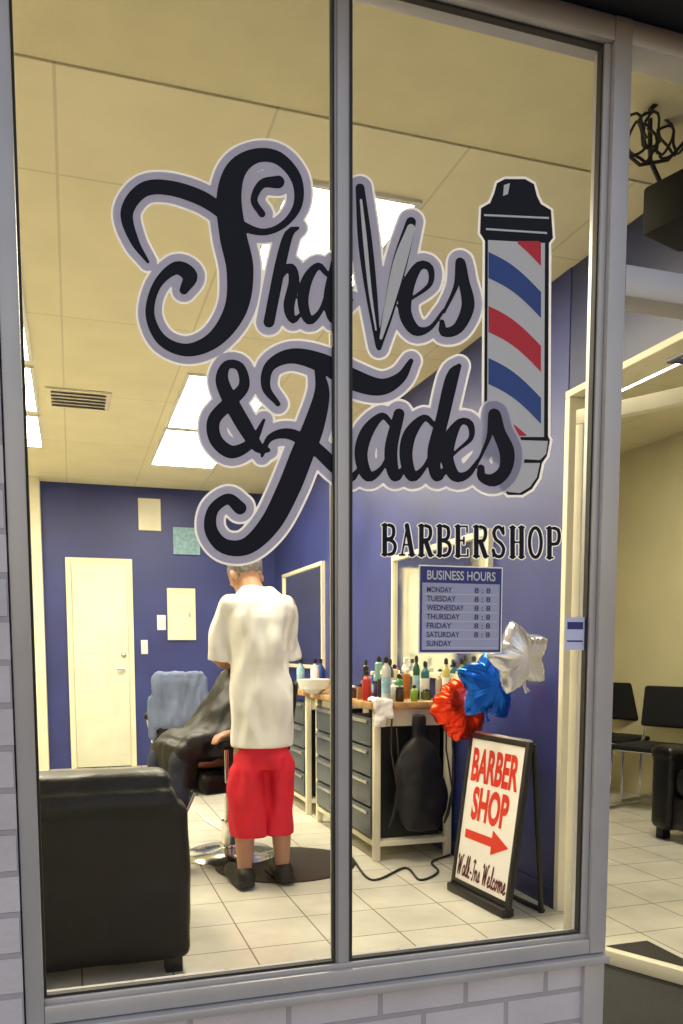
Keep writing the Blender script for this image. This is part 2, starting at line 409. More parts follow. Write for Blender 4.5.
# BARBERSHOP
GL = {
 'B': [([(.2,0),(.2,1)],1),([(0,0),(.55,0)],0),([(0,1),(.55,1)],0),([(.5,0),(.78,.06),(.84,.25),(.72,.43),(.3,.48)],2),([(.3,.48),(.8,.56),(.95,.75),(.8,.95),(.5,1)],2)],
 'A': [([(.5,0),(.12,1)],0),([(.47,0),(.84,1)],1),([(.25,.66),(.7,.66)],0),([(-.04,1),(.3,1)],0),([(.62,1),(1.04,1)],0)],
 'R': [([(.2,0),(.2,1)],1),([(0,0),(.55,0)],0),([(0,1),(.42,1)],0),([(.5,0),(.8,.06),(.86,.26),(.72,.46),(.3,.5)],2),([(.5,.5),(.85,1)],1),([(.8,1),(1.06,1)],0)],
 'E': [([(.2,0),(.2,1)],1),([(0,0),(.85,0),(.85,.2)],0),([(.2,.48),(.62,.48)],0),([(.62,.38),(.62,.6)],0),([(0,1),(.9,1),(.9,.78)],0)],
 'S': [([(.84,.0),(.84,.25)],0),([(.82,.2),(.6,.01),(.32,.02),(.14,.2),(.3,.42),(.62,.54),(.86,.74),(.72,.96),(.45,1),(.2,.93),(.1,.78)],2),([(.1,.75),(.1,1)],0)],
 'H': [([(.18,0),(.18,1)],1),([(.82,0),(.82,1)],1),([(.18,.5),(.82,.5)],0)]+[([(a,b),(a+.38,b)],0) for a in (-.01,.63) for b in (0,1)],
 'O': [([(.5+.42*math.cos(a*PI/8),.5+.5*math.sin(a*PI/8)) for a in range(17)],2)],
 'P': [([(.2,0),(.2,1)],1),([(0,0),(.55,0)],0),([(0,1),(.45,1)],0),([(.5,0),(.82,.06),(.9,.28),(.76,.52),(.25,.54)],2)],
}
fb = Field(372, 514, 570, 568, .6)
for i, ch in enumerate('BARBERSHOP'):
    lx = 382+i*18.3; ly = 525+i*.35; w, h = 14.0, 29.5
    for P, k in GL[ch]:
        r = (.9, 2.3, 1.7)[k]
        fb.stroke([(lx+x*w, ly+y*h, r) for x, y in P], curve=(k == 2), pad=6)
bb = part('serif_lettering', fb.mesh(0, -.0030), 'vinyl', sw, True, False, label='small serif capitals reading BARBERSHOP on the right pane')
part('serif_outline', fb.mesh(1.0, -.0022), 'halo2', bb, True, False)

# barber pole decal
def poly(mb, pts, Yp): mb.add([pt(x, y, Yp) for x, y in pts], [tuple(range(len(pts)))[::-1]])
sil = [(497,183),(505,179),(525,179),(534,184),(537,196),(541,204),(551,210),(553,238),(549,243),(548,436),(550,440),(547,456),(542,463),(539,478),(532,489),(522,495),(508,495),(500,487),(499,462),(484,456),(482,440),(484,436),(485,241),(480,233),(481,208),(490,203),(494,194)]
def grow(P, k):
    out = []
    n = len(P)
    for i in range(n):
        a, b, c_ = Vector(P[i-1]), Vector(P[i]), Vector(P[(i+1) % n])
        d = ((b-a).normalized()+(c_-b).normalized()).normalized()
        out.append(tuple(b+Vector((d.y, -d.x))*k))
    return out
mb = MB(); poly(mb, grow(sil, 2.6), -.0004)
bp = part('barber_pole_decal', mb, 'halo2', sw, True, False, label='red, white and blue barber pole decal at right of the lettering')
mb = MB(); poly(mb, sil, -.0008); part('pole_body', mb, 'vinyl', bp, True, False)
mb = MB(); poly(mb, [(488,240),(545,243),(544,437),(487,437)], -.0012); part('pole_white', mb, 'vwhite', bp, True, False)
def stripe(mb, y0, th, Yp, xa=488.5, xb=541, n=18, lo=241, hi=436):
    def yy(x): u = (x-xa)/(xb-xa); return y0+40*u-5*math.sin(PI*u)
    for k in range(n):
        a = xa+(xb-xa)*k/n; b = xa+(xb-xa)*(k+1)/n
        ta, tb = max(lo, yy(a)), max(lo, yy(b)); ba, bb_ = min(hi, yy(a)+th), min(hi, yy(b)+th)
        if ba-ta < .3 or bb_-tb < .3: continue
        mb.add([pt(a, ta, Yp), pt(b, tb, Yp), pt(b, bb_, Yp), pt(a, ba, Yp)], [(0, 3, 2, 1)])
mr_ = MB(); stripe(mr_, 202, 24, -.0016); stripe(mr_, 306, 26, -.0016); stripe(mr_, 410, 26, -.0016)
part('red_stripes', mr_, 'vred', bp, True, False)
ml = MB(); stripe(ml, 252, 26, -.0016); stripe(ml, 358, 26, -.0016)
part('blue_stripes', ml, 'vblue', bp, True, False)
mh = MB()
poly(mh, [(484,214),(549,217),(549,219),(484,216)], -.0012); poly(mh, [(486,228),(547,232),(547,234),(486,230)], -.0012)
poly(mh, [(504,185),(510,183),(508,194),(503,196)], -.0012)
poly(mh, [(487,439),(548,441),(546,454),(540,460),(500,458)], -.0012); poly(mh, [(502,463),(540,463),(537,477),(530,487),(520,493),(508,492)], -.0012)
part('pole_highlights', mh, 'vwhite', bp, True, False)

# hours sign on the glass
def gx(px, py): p = pt(px, py, 0); return p.x, p.z
xa, zt = gx(420, 566); xb, zb = gx(500, 652)
hs = thing('hours_sign', 'blue and white opening hours sign stuck on the right pane under the lettering', 'sign', ((xa+xb)/2, -.001, (zt+zb)/2))
W_, H_ = xb-xa, zt-zb
part('border', MB().b2((xa-.003, -.0010, zb-.003), (xb+.003, -.0006, zt+.003)), 'vwhite', hs, True, False)
part('backing', MB().b2((xa, -.0018, zb), (xb, -.0012, zt)), 'navysign', hs, True, False)
part('table_panel', MB().b2((xa+.005, -.0024, zb+.005), (xb-.005, -.0020, zt-H_*.19)), 'palesign', hs, True, False)
fz = lambda u, v: Vector((u, -.0031, v))
part('heading', textmb('BUSINESS HOURS', fz, xa+W_*.08, zt-H_*.155, W_*.84, H_*.11, .02), 'vwhite', hs, True, False)
tm = MB(); ln = MB(); th_ = MB()
days = ['MONDAY', 'TUESDAY', 'WEDNESDAY', 'THURSDAY', 'FRIDAY', 'SATURDAY', 'SUNDAY']
for i, d in enumerate(days):
    z = zb+H_*(.70-.105*i)
    q = textmb(d, fz, xa+W_*.08, z, W_*.05*len(d), H_*.064, .012); tm.add(q.v, q.f)
    if i < 6:
        q = textmb('8 : 8', fz, xa+W_*.66, z, W_*.2, H_*.064, .012); th_.add(q.v, q.f)
    ln.b2((xa+.01, -.0029, z-H_*.024), (xb-.01, -.0026, z-H_*.016))
part('day_text', tm, 'navytext', hs, True, False); part('hour_text', th_, 'navytext', hs, True, False); part('row_lines', ln, 'vwhite', hs, True, False)

# small sticker
xa, zt = gx(565, 617); xb, zb = gx(584, 650)
st = thing('window_sticker', 'small pale sticker at right edge of the right pane', 'sticker', ((xa+xb)/2, -.001, (zt+zb)/2))
part('backing', MB().b2((xa, -.0018, zb), (xb, -.001, zt)), 'palesign', st, True, False)
part('print', MB().b2((xa+.006, -.0022, zt-.03), (xb-.006, -.0019, zt-.012)), 'navysign', st, True, False)
part('print_line', MB().b2((xa+.006, -.0022, zb+.02), (xb-.006, -.0019, zb+.024)), 'navysign', st, True, False)

# ------------------------------------------------------------------ entrance: transom + open door
ef = thing('entrance_frame', 'aluminium door frame with transom opening right of the shop window', 'door frame', (1.75, 0, 0))
part('transom_bar', MB().b2((X3, -.03, ZB0), (2.15, .05, ZB1), .004), 'alu', ef, True)
part('head', MB().b2((X3, -.028, ZT0), (2.15, .05, ZT1), .003), 'alu', ef, True)
part('jamb', MB().b2((2.15, -.03, ZG), (2.22, .05, ZT1), .003), 'alu', ef, True)
part('jamb', MB().b2((X3-.06, -.028, ZG), (X3, .048, ZS0-.024), .003), 'alu', ef, True)
part('threshold', MB().b2((X3, -.08, ZG), (2.15, .1, .012), .004), 'aludark', ef, True)
hx, hy = 2.10, .06
dd = Vector((1.716-hx, .80-hy)); ang = math.atan2(dd.y, dd.x); DW = dd.length
DH = ZDL-.015
gd = thing('glass_door', 'aluminium framed entrance door standing open into the shop', 'door', (hx, hy, .015), ang)
part('frame', MB().b2((0, -.02, DH-.05), (DW, .02, DH), .003).b2((0, -.02, 0), (DW, .02, .05), .003).b2((0, -.02, .05), (.05, .02, DH-.05), .003).b2((DW-.03, -.02, .05), (DW, .02, DH-.05), .003), 'trim', gd)
dc = part('door_closer', MB().box((.2, .05, DH-.02), (.26, .05, .05), .008), 'aludark', gd)
part('closer_arm', MB().tube([(.25, .06, DH+.01), (.42, .22, DH+.02), (.12, .34, DH+.03)], .008), 'aludark', dc)
tag(part('door_mat', MB().b2((1.40, .14, .001), (2.08, .8, .014), .004), 'mat'), 'black rubber mat on the floor inside the entrance', 'mat')

# coiled cable and speaker in transom
cc = thing('coiled_cable', 'loops of black cable hanging from a rod behind the transom', 'cable', tuple(pt(655, 130, .35)))
cb_ = MB()
for k in range(6):
    c0 = pt(634+k*8, 135+7*math.sin(k*2), .32+.02*k); r = .042+.014*math.sin(k*3)
    cb_.tube([c0+Vector((r*math.cos(a*PI/10+k), .01*math.sin(a), r*1.25*math.sin(a*PI/10+k))) for a in range(21)], .004, 6)
cb_.tube([pt(622, 150, .33), pt(640, 165, .33), pt(668, 160, .33), pt(695, 130, .33)], .005, 6)
part('cable', cb_, 'rubber', cc, True)
part('rod', MB().tube([pt(650, 110, .34), pt(700, 60, .34)], .007, 6), 'rubber', cc, True)
sp_ = thing('wall_speaker', 'dark box speaker below the coiled cable behind the transom', 'speaker', tuple(pt(668, 215, .36)))
part('body', MB().box(pt(682, 212, .4), (.20, .14, .14), .012, Matrix.Rotation(.3, 3, 'Z')), 'matteblack', sp_, True)
part('bracket', MB().tube([pt(660, 182, .4), pt(650, 160, .4), pt(650, 118, .36)], .007), 'rubber', sp_, True)

# ------------------------------------------------------------------ ceiling lights, vent
def troffer(x0, y0, x1, y1, label):
    t = thing('ceiling_light', label, 'ceiling light', ((x0+x1)/2, (y0+y1)/2, ZC-.02), 0, 'lit ceiling panels')
    z = ZC-.02
    part('frame', MB().b2((x0, y0, z-.012), (x1, y0+.02, z)).b2((x0, y1-.02, z-.012), (x1, y1, z)).b2((x0, y0+.02, z-.012), (x0+.02, y1-.02, z)).b2((x1-.02, y0+.02, z-.012), (x1, y1-.02, z)), 'white', t, True, False)
    part('diffuser', MB().b2((x0+.02, y0+.02, z-.008), (x1-.02, y1-.02, z-.002)), 'lamp', t, True, False)
troffer(.72, 1.0, 1.2, 2.2, 'bright ceiling panel nearest the window, behind the script lettering')
troffer(.66, 3.05, 1.20, 4.22, 'bright ceiling panel in the middle, left of the lettering tail')
troffer(.66, 4.27, 1.20, 5.45, 'farthest bright ceiling panel, above the barber')
troffer(-.75, 1.9, -.155, 3.1, 'ceiling panel at left edge, nearest of the left row')
troffer(-.75, 3.2, -.155, 4.1, 'ceiling panel at left edge, middle of the left row')
troffer(-.75, 4.2, -.155, 5.1, 'ceiling panel at left edge, farthest of the left row')
troffer(2.6, 1.4, 3.2, 2.6, 'ceiling panel over the waiting chairs')
a = ptz(47, 390, ZC-.02); b = ptz(108, 406, ZC-.02)
vt = thing('ceiling_vent', 'square grey air vent in the ceiling at left', 'vent', ((a.x+b.x)/2, (a.y+b.y)/2, ZC-.02))
cxv, cyv = (a.x+b.x)/2, (a.y+b.y)/2
part('frame', MB().b2((cxv-.19, cyv-.19, ZC-.032), (cxv+.19, cyv+.19, ZC-.0205), .003), 'trim', vt, True)
for k in range(5):
    part('slat', MB().box((cxv, cyv-.14+k*.07, ZC-.036), (.32, .03, .004), 0, Matrix.Rotation(.5, 3, 'X')), 'aludark', vt, True, False)

# ------------------------------------------------------------------ back wall items
YB = 6.5
def rectw(pa, pb, Y): a = pt(*pa, Y); b = pt(*pb, Y); return a.x, b.z, b.x, a.z
x0, z0, x1, z1 = rectw((65, 557), (137, 768), YB-.03)
bd = thing('back_door', 'cream flush door in the blue back wall', 'door', ((x0+x1)/2, YB-.03, 0))
part('casing', MB().b2((x0-.0, YB-.03, .0), (x0+.05, YB-.002, z1)).b2((x1-.05, YB-.03, 0), (x1, YB-.002, z1)).b2((x0+.05, YB-.03, z1-.05), (x1-.05, YB-.002, z1)), 'trim', bd, True, False)
part('leaf', MB().b2((x0+.052, YB-.045, .01), (x1-.052, YB-.004, z1-.052), .003), pm('cream_door', (.74, .74, .60), .5, var=.05), bd, True)
part('handle', MB().tube([(x1-.1, YB-.05, .95), (x1-.1, YB-.09, .95), (x1-.17, YB-.09, .95)], .012), 'steel', bd, True)
part('deadbolt', MB().ell((x1-.1, YB-.05, 1.08), (.025, .015, .025)), 'steel', bd, True)
def framed(name, pa, pb, label, cat, m1, m2, Y=YB, t=.012):
    x0, z0, x1, z1 = rectw(pa, pb, Y-.02)
    o = thing(name, label, cat, ((x0+x1)/2, Y-.02, (z0+z1)/2))
    part('frame', MB().b2((x0, Y-.025, z0), (x1, Y-.002, z0+t)).b2((x0, Y-.025, z1-t), (x1, Y-.002, z1)).b2((x0, Y-.025, z0+t), (x0+t, Y-.002, z1-t)).b2((x1-t, Y-.025, z0+t), (x1, Y-.002, z1-t)), m1, o, True, False)
    part('panel', MB().b2((x0+t, Y-.018, z0+t), (x1-t, Y-.003, z1-t)), m2, o, True, False)
    return o, (x0, z0, x1, z1)
framed('picture_frame', (138, 498), (161, 531), 'small cream framed notice high on the blue back wall', 'frame', 'trim', 'paper', t=.03)
framed('paper_notice', (173, 527), (200, 555), 'pale blue notice on the blue back wall beside the cream frame', 'paper', 'pblue', 'pblue')
o, r = framed('breaker_panel', (167, 588), (196, 640), 'cream electrical breaker panel on the blue back wall', 'panel', 'trim', 'paper', t=.04)
part('latch', MB().box((r[2]-.06, YB-.03, (r[1]+r[3])/2), (.015, .012, .05), .002), 'steel', o, True)
for i, (a, b, l) in enumerate((((157, 615), (166, 630), 'white light switch left of the breaker panel'), ((141, 640), (148, 654), 'white light switch beside the cream door'))):
    x0, z0, x1, z1 = rectw(a, b, YB-.01)
    o = thing('light_switch', l, 'switch', ((x0+x1)/2, YB, (z0+z1)/2))
    part('plate', MB().b2((x0, YB-.008, z0), (x1, YB-.001, z1), .002), 'white', o, True)
    part('toggle', MB().box(((x0+x1)/2, YB-.012, (z0+z1)/2), (.015, .012, .03), .002), 'trim', o, True)
for (a, b, l) in (((24, 508), (36, 545), 'dark framed picture at the left edge, upper one'), ((24, 556), (36, 600), 'dark framed picture at the left edge, lower one')):
    framed('picture_frame', a, b, l, 'picture', 'blackp', 'pblue', Y=6.42)

# mirrors on the partition
XW = 1.98
def mirror(y0, y1, z0, z1, label, fm):
    o = thing('wall_mirror', label, 'mirror', (XW, (y0+y1)/2, (z0+z1)/2))
    t = .03
    part('frame', MB().b2((XW-.03, y0, z0), (XW-.001, y1, z0+t)).b2((XW-.03, y0, z1-t), (XW-.001, y1, z1)).b2((XW-.03, y0, z0+t), (XW-.001, y0+t, z1-t)).b2((XW-.03, y1-t, z0+t), (XW-.001, y1, z1-t)), fm, o, True, False)
    part('mirror_glass', MB().b2((XW-.014, y0+t, z0+t), (XW-.002, y1-t, z1-t)), 'mirror', o, True, False)
mirror(1.9, 3.2, .97, 1.72, 'wide wall mirror behind the opening hours sign', 'trim')
mirror(4.75, 6.1, .97, 1.85, 'wall mirror between the barber and the window mullion', 'trim')

# ------------------------------------------------------------------ workbenches
def bench(x0, y0, x1, y1, H, label):
    o = thing('workbench', label, 'workbench', ((x0+x1)/2, (y0+y1)/2, 0), 0, 'barber workbenches along the blue wall')
    part('worktop', MB().b2((x0-.03, y0-.03, H-.035), (x1, y1+.02, H), .004), 'wood', o, True)
    for x in (x0+.02, x1-.03):
        for y in (y0+.02, y1-.02): part('leg', MB().b2((x-.018, y-.018, 0), (x+.018, y+.018, H-.036), .002), 'trim', o, True)
    part('apron', MB().b2((x0+.04, y0+.01, H-.13), (x1-.05, y0+.03, H-.036), .002), 'trim', o, True)
    part('lower_shelf', MB().b2((x0+.004, y0+.004, .08), (x1-.012, y1-.004, .11), .002), 'trim', o, True)
    ncol = max(1, round((y1-y0)/.55)); dw = (y1-y0-.08)/ncol
    part('cabinet', MB().b2((x0+.01, y0+.06, .115), (x1-.06, y1-.04, H-.14)), 'blackp', o, True)
    for c in range(ncol):
        for k in range(4):
            za = .13+k*(H-.2)/4; zb_ = za+(H-.2)/4-.015
            ya = y0+.045+c*dw; yb_ = ya+dw-.015
            d = part('drawer', MB().b2((x0-.008, ya, za), (x0+.009, yb_, zb_), .003), 'drawer', o, True)
            part('handle', MB().b2((x0-.022, ya+.03, zb_-.03), (x0-.010, yb_-.03, zb_-.012), .003), 'steel', d, True)
    return o
bench(1.5, 2.28, 1.965, 3.4, .855, 'nearest workbench with wooden top, crowded with bottles, behind the sign')
bench(1.5, 3.62, 1.965, 4.9, .855, 'farther workbench with wooden top beside the barber')
HB = .855
cols = [('white', (.8, .8, .76)), ('green', (.03, .22, .06)), ('amber', (.25, .09, .02)), ('blue', (.02, .09, .36)), ('black', (.01, .01, .01)), ('pale yellow', (.5, .42, .14)), ('jet black', (.01, .01, .012)), ('turquoise', (.02, .25, .25)), ('lime', (.2, .34, .04)), ('orange', (.45, .14, .02)), ('grey', (.2, .2, .22)), ('dark green', (.01, .08, .03)), ('brown', (.1, .04, .02)), ('teal', (.02, .14, .16)), ('cream', (.6, .52, .35)), ('navy', (.01, .03, .16)), ('silver', (.4, .4, .42)), ('dark purple', (.04, .01, .08)), ('beige', (.36, .28, .2)), ('mint', (.2, .4, .3)), ('charcoal', (.03, .03, .035)), ('ivory', (.65, .62, .5)), ('dark brown', (.04, .02, .01)), ('smoky black', (.02, .02, .02)), ('milky white', (.8, .8, .8)), ('slate', (.06, .08, .1)), ('red', (.4, .02, .02)), ('chalk white', (.75, .75, .72)), ('ink blue', (.02, .03, .18)), ('coal black', (.01, .01, .01)), ('yellow', (.5, .36, .04)), ('pearl', (.5, .5, .48)), ('olive', (.08, .1, .03)), ('graphite', (.04, .04, .045))]
pos = []
for i, (cn, c) in enumerate(cols):
    for _ in range(500):
        x, y = random.uniform(1.51, 1.93), random.uniform(2.27, 2.95)
        if all((x-a)**2+(y-b)**2 > .0040 for a, b in pos): break
    pos.append((x, y))
    h = random.uniform(.13, .24) if i % 4 else random.uniform(.08, .12); r = random.uniform(.018, .028)
    o = thing('bottle', f'{cn} bottle among the products on the nearest workbench', 'bottle', (x, y, HB), 0, 'bottles on the nearest workbench')
    m = pm(f'{cn.replace(" ", "_")}_bottle', c, .3, var=.08)
    if i % 5 == 2:
        h *= .6; pr = [(r*1.1, 0), (r*1.15, .006), (r*1.15, h*.8), (r*1.0, h*.86), (r*1.0, h*.88)]; cr_ = r*1.05
    elif i % 5 == 4:
        pr = [(r*.85, 0), (r*.9, .004), (r*.9, h*.84), (r*.5, h*.88)]; cr_ = r*.55
    else:
        pr = [(r*.9, 0), (r, .005), (r, h*.7), (r*.8, h*.78), (r*.4, h*.84), (r*.4, h*.88)]; cr_ = r*.5
    part('body', MB().lathe((0, 0, 0), pr, 16), m, o)
    part('cap', MB().lathe((0, 0, h*.875), [(cr_, 0), (cr_, h*.12), (cr_*.7, h*.13)], 12).box((0, -.012 if i % 3 == 0 else 0, h), (.01, .045 if i % 3 == 0 else .012, .012), .002), 'blackp' if i % 3 else 'white', o)
    if i % 2 and i % 5 not in (2, 4): part('paper_label', MB().lathe((0, 0, h*.2), [(r*1.01, 0), (r*1.012, .001), (r*1.012, h*.36), (r*1.01, h*.361)], 16), 'paper' if i % 4 == 1 else 'pblue', o)
for i, (x, y, c, l) in enumerate(((1.6, 3.75, 'white', 'white bottle on the farther workbench'), (1.7, 3.95, 'vblue', 'blue bottle on the farther workbench'), (1.62, 4.2, 'blackp', 'black bottle on the farther workbench'), (1.75, 3.72, 'foilred', 'red bottle on the farther workbench'), (1.56, 3.98, 'pblue', 'pale blue bottle on the farther workbench'))):
    o = thing('bottle', l, 'bottle', (x, y, HB)); h = .2
    part('body', MB().lathe((0, 0, 0), [(.028, 0), (.03, .005), (.03, h*.7), (.012, h*.84), (.012, h*.9)], 16), c, o)
    part('cap', MB().lathe((0, 0, h*.9), [(.014, 0), (.014, .03)], 12), 'blackp', o)
tag(part('bowl', MB().lathe(tuple(pt(314, 700, 3.26).xy)+(HB,), [(.04, 0), (.09, .03), (.105, .09), (.1, .09), (.085, .035), (.01, .02)], 28), 'white'), 'round white bowl at the far end of the nearest workbench', 'bowl')
tw = MB().box((1.52, 2.236, .80), (.07, .02, .15), .008).box((1.53, 2.29, .868), (.09, .12, .018), .006).box((1.56, 2.236, .82), (.06, .022, .1), .008)
tag(organic('hand_towel', tw, 'shirt', voxel=.008, it=4, amp=.012, fr=18), 'crumpled white towel hanging over the corner of the nearest workbench', 'towel')
sm_ = MB().ell((1.72, 2.20, .50), (.14, .06, .17)).ell((1.74, 2.20, .34), (.15, .07, .18)).box((1.72, 2.205, .70), (.07, .03, .2), .015).box((1.74, 2.2, .24), (.2, .09, .14), .03)
tag(organic('shoulder_bag', sm_, 'cape', voxel=.012, it=8, amp=.012, fr=6, seed=4), 'rounded black bag hanging from the end of the nearest workbench', 'bag')
for k, (xx, lab) in enumerate(((1.585, 'black cord hanging from the bench corner, left one'), (1.90, 'black cord hanging from the bench corner, right one'))):
    q = catmull([(xx, 2.235, .84), (xx-.01, 2.225, .6), (xx+.03, 2.22, .35), (xx-.02, 2.22, .2), (xx+.03, 2.215, .42), (xx+.02, 2.225, .72)], .03)
    mb = MB(); mb.tube([tuple(v) for v in q], .005, 6)
    tag(part('cord', mb, 'rubber'), lab, 'cord')
cv = MB(); P = [ptz(x, y, .006) for x, y in ((352, 858), (372, 880), (405, 868), (420, 880), (438, 872), (432, 862), (450, 855))]
Q = catmull([(p.x, p.y, 0) for p in P], .03)
cv.tube([(q[0], q[1], .007) for q in Q], .006, 8); tag(part('power_cable', cv, 'rubber'), 'black cable lying on the tiles in front of the nearest workbench', 'cable')

# ------------------------------------------------------------------ A-frame sign
SWd, SH, lean = .47, .75, .10
ux = math.atan2(1.23-1.70, 1.73-1.69)
af = thing('sidewalk_sign', 'folding board sign reading BARBER SHOP and Walk-Ins Welcome beside the blue wall', 'sign', (1.70, 1.465, 0), ux)
th = math.atan(lean/SH); Rt = Matrix.Rotation(-th, 3, 'X')
def fS(u, v, off=0.0): return Rt @ Vector((u, -off, v))
def sbox(mb, a, b, o0, o1, bev=0):
    c = fS((a[0]+b[0])/2, (a[1]+b[1])/2, (o0+o1)/2); mb.box(c, (b[0]-a[0], abs(o1-o0), b[1]-a[1]), bev, Rt); return mb
mb = MB()
w2 = SWd/2
sbox(mb, (-w2, .0), (-w2+.025, SH), -.012, .012, .003); sbox(mb, (w2-.025, .0), (w2, SH), -.012, .012, .003)
sbox(mb, (-w2+.025, SH-.025), (w2-.025, SH), -.012, .012, .003); sbox(mb, (-w2+.025, .04), (w2-.025, .065), -.012, .012, .003)
part('front_frame', mb, 'blackp', af)
mb = MB(); sbox(mb, (-w2+.025, .065), (w2-.025, SH-.025), -.004, .006); bdp = part('board', mb, 'signwhite', af, smooth=False)
fT = lambda u, v: fS(u, v, .0075)
part('red_text', textmb('BARBER', fT, -.185, .53, .37, .155, .035), 'signred', bdp, smooth=False)
part('red_text', textmb('SHOP', fT, -.145, .355, .29, .155, .04), 'signred', bdp, smooth=False)
mb = MB(); mb.add([fT(*p) for p in ((-.17, .305), (.05, .305), (.05, .34), (.18, .285), (.05, .23), (.05, .265), (-.17, .265))], [tuple(range(7))])
part('arrow', mb, 'signred', bdp, smooth=False)
CUR = {
 'W': (1.9, [[(.0,-.7),(.2,-1),(.35,-.6),(.45,1),(.95,-.8),(1.05,1),(1.55,-.9),(1.8,-1)]]),
 'a': (1.0, [[(.8,.1),(.4,0),(.1,.5),(.3,1),(.7,.7),(.8,.05),(.8,.9),(1.0,.9)]]),
 'l': (.7, [[(0,.9),(.4,0),(.5,-.9),(.3,-1),(.2,0),(.3,.9),(.7,.9)]]),
 'k': (1.0, [[(0,.9),(.4,-.2),(.45,-1),(.25,-.9),(.15,1)],[(.15,.5),(.6,0),(.6,.35),(.25,.5),(.7,1),(1.0,.9)]]),
 '-': (.8, [[(.15,.4),(.6,.4)]]),
 'I': (.9, [[(.1,-.8),(.5,-1),(.8,-.8)],[(.5,-1),(.4,.9),(.1,1)]]),
 'n': (1.1, [[(0,.2),(.15,0),(.15,1),(.3,.3),(.6,0),(.75,.3),(.75,.9),(1.1,.9)]]),
 's': (.8, [[(0,.9),(.4,0),(.6,.6),(.4,1),(.1,.9)],[(.5,.9),(.8,.9)]]),
 'e': (.9, [[(0,.7),(.5,.5),(.5,.1),(.3,0),(.1,.5),(.3,1),(.9,.8)]]),
 'c': (.85, [[(.6,.2),(.4,0),(.1,.5),(.3,1),(.85,.8)]]),
 'o': (1.0, [[(.5,0),(.1,.4),(.3,1),(.65,.6),(.5,0),(.7,.2),(1.0,.1)]]),
 'm': (1.6, [[(0,.2),(.15,0),(.15,1),(.3,.3),(.55,0),(.65,.3),(.65,1),(.8,.3),(1.05,0),(1.2,.3),(1.2,.9),(1.6,.8)]]),
 ' ': (.7, []),
}
tot = sum(CUR[c][0] for c in 'Walk-Ins Welcome')
fc = Field(-1, -1.6, tot+1, 1.8, .11)
x = 0
for ch in 'Walk-Ins Welcome':
    for s_ in CUR[ch][1]: fc.stroke([(x+a-b*.12, b, .13) for a, b in s_], pad=.5, step=.15)
    x += CUR[ch][0]
k_ = .40/tot
part('cursive_text', fc.mesh(0, 0, W=lambda a, b: fT(-.20+a*k_, .135-b*k_*1.9)), pm('maroon_text', (.10, .01, .02), .5), bdp, smooth=False)
top = fS(0, SH, 0)
mb = MB()
RY = .175
for sx in (-w2+.012, w2-.012): mb.tube([top+Vector((sx, .02, -.01)), (sx, RY, .0)], .012, 8)
mb.tube([(-w2, RY, .012), (w2, RY, .012)], .012, 8)
part('rear_frame', mb, 'blackp', af)
part('base', MB().b2((-w2, -.03, 0), (w2, .03, .04), .008), 'blackp', af)
part('hinge', MB().tube([top+Vector((-w2+.02, .01, 0)), top+Vector((w2-.02, .01, 0))], .009, 8), 'steel', af)

# balloons
def balloon(name, label, c, r, m, star, rz, rx):
    o = thing(name, label, 'balloon', tuple(c))
    n = 80; rings = 16; vs = []; fs = []
    def rad(a):
        if star:
            k = (a*5/(2*PI)) % 1; k = abs(k-.5)*2; return r*(.64+.36*k**1.15)
        return r*(.93+.08*math.sin(a*3+1)+.05*math.sin(a*5)+.04*math.sin(a*14))
    for side in (1, -1):
        base = len(vs)
        for j in range(rings+1):
            s = j/rings
            for i in range(n):
                a = 2*PI*i/n; q = rad(a)*s
                x, z = q*math.sin(a), q*math.cos(a)
                th_ = r*(.42 if star else .5)*math.sqrt(max(0, 1-s*s))
                th_ *= 1+.10*math.sin(a*31)*s*s
                nn = (.05 if star else .2)*r*noise.noise(Vector((x*12, z*12, side*3)))*(1-s**4)
                vs.append(Vector((x, side*(th_)+nn, z)))
        for j in range(rings):
            for i in range(n):
                q = (base+j*n+i, base+j*n+(i+1) % n, base+(j+1)*n+(i+1) % n, base+(j+1)*n+i)
                fs.append(q if side < 0 else q[::-1])
    Mx = Matrix.Rotation(rz, 3, 'Z') @ Matrix.Rotation(rx, 3, 'Y')
    mb = MB(); mb.add([Mx @ v for v in vs], fs)
    part('foil_body', mb, m, o, ang=180)
    part('tail', MB().tube([Mx @ Vector((0, 0, -r*.5)), Mx @ Vector((0, 0, -r*.78)), Mx @ Vector((.01, 0, -r*.92))], [.012, .006, .012], 8), m, o)
balloon('foil_balloon', 'crumpled red foil balloon above the left corner of the board sign', pt(461, 708, 1.78), .16, 'foilred', False, .15, .5)
balloon('foil_balloon', 'blue star foil balloon between the red and the silver balloons', pt(489, 685, 1.5), .175, 'foilblue', True, .1, .1)
balloon('foil_balloon', 'silver star foil balloon, highest of the three beside the wall', pt(519, 658, 1.18), .155, 'foilsilver', True, .12, -.25)

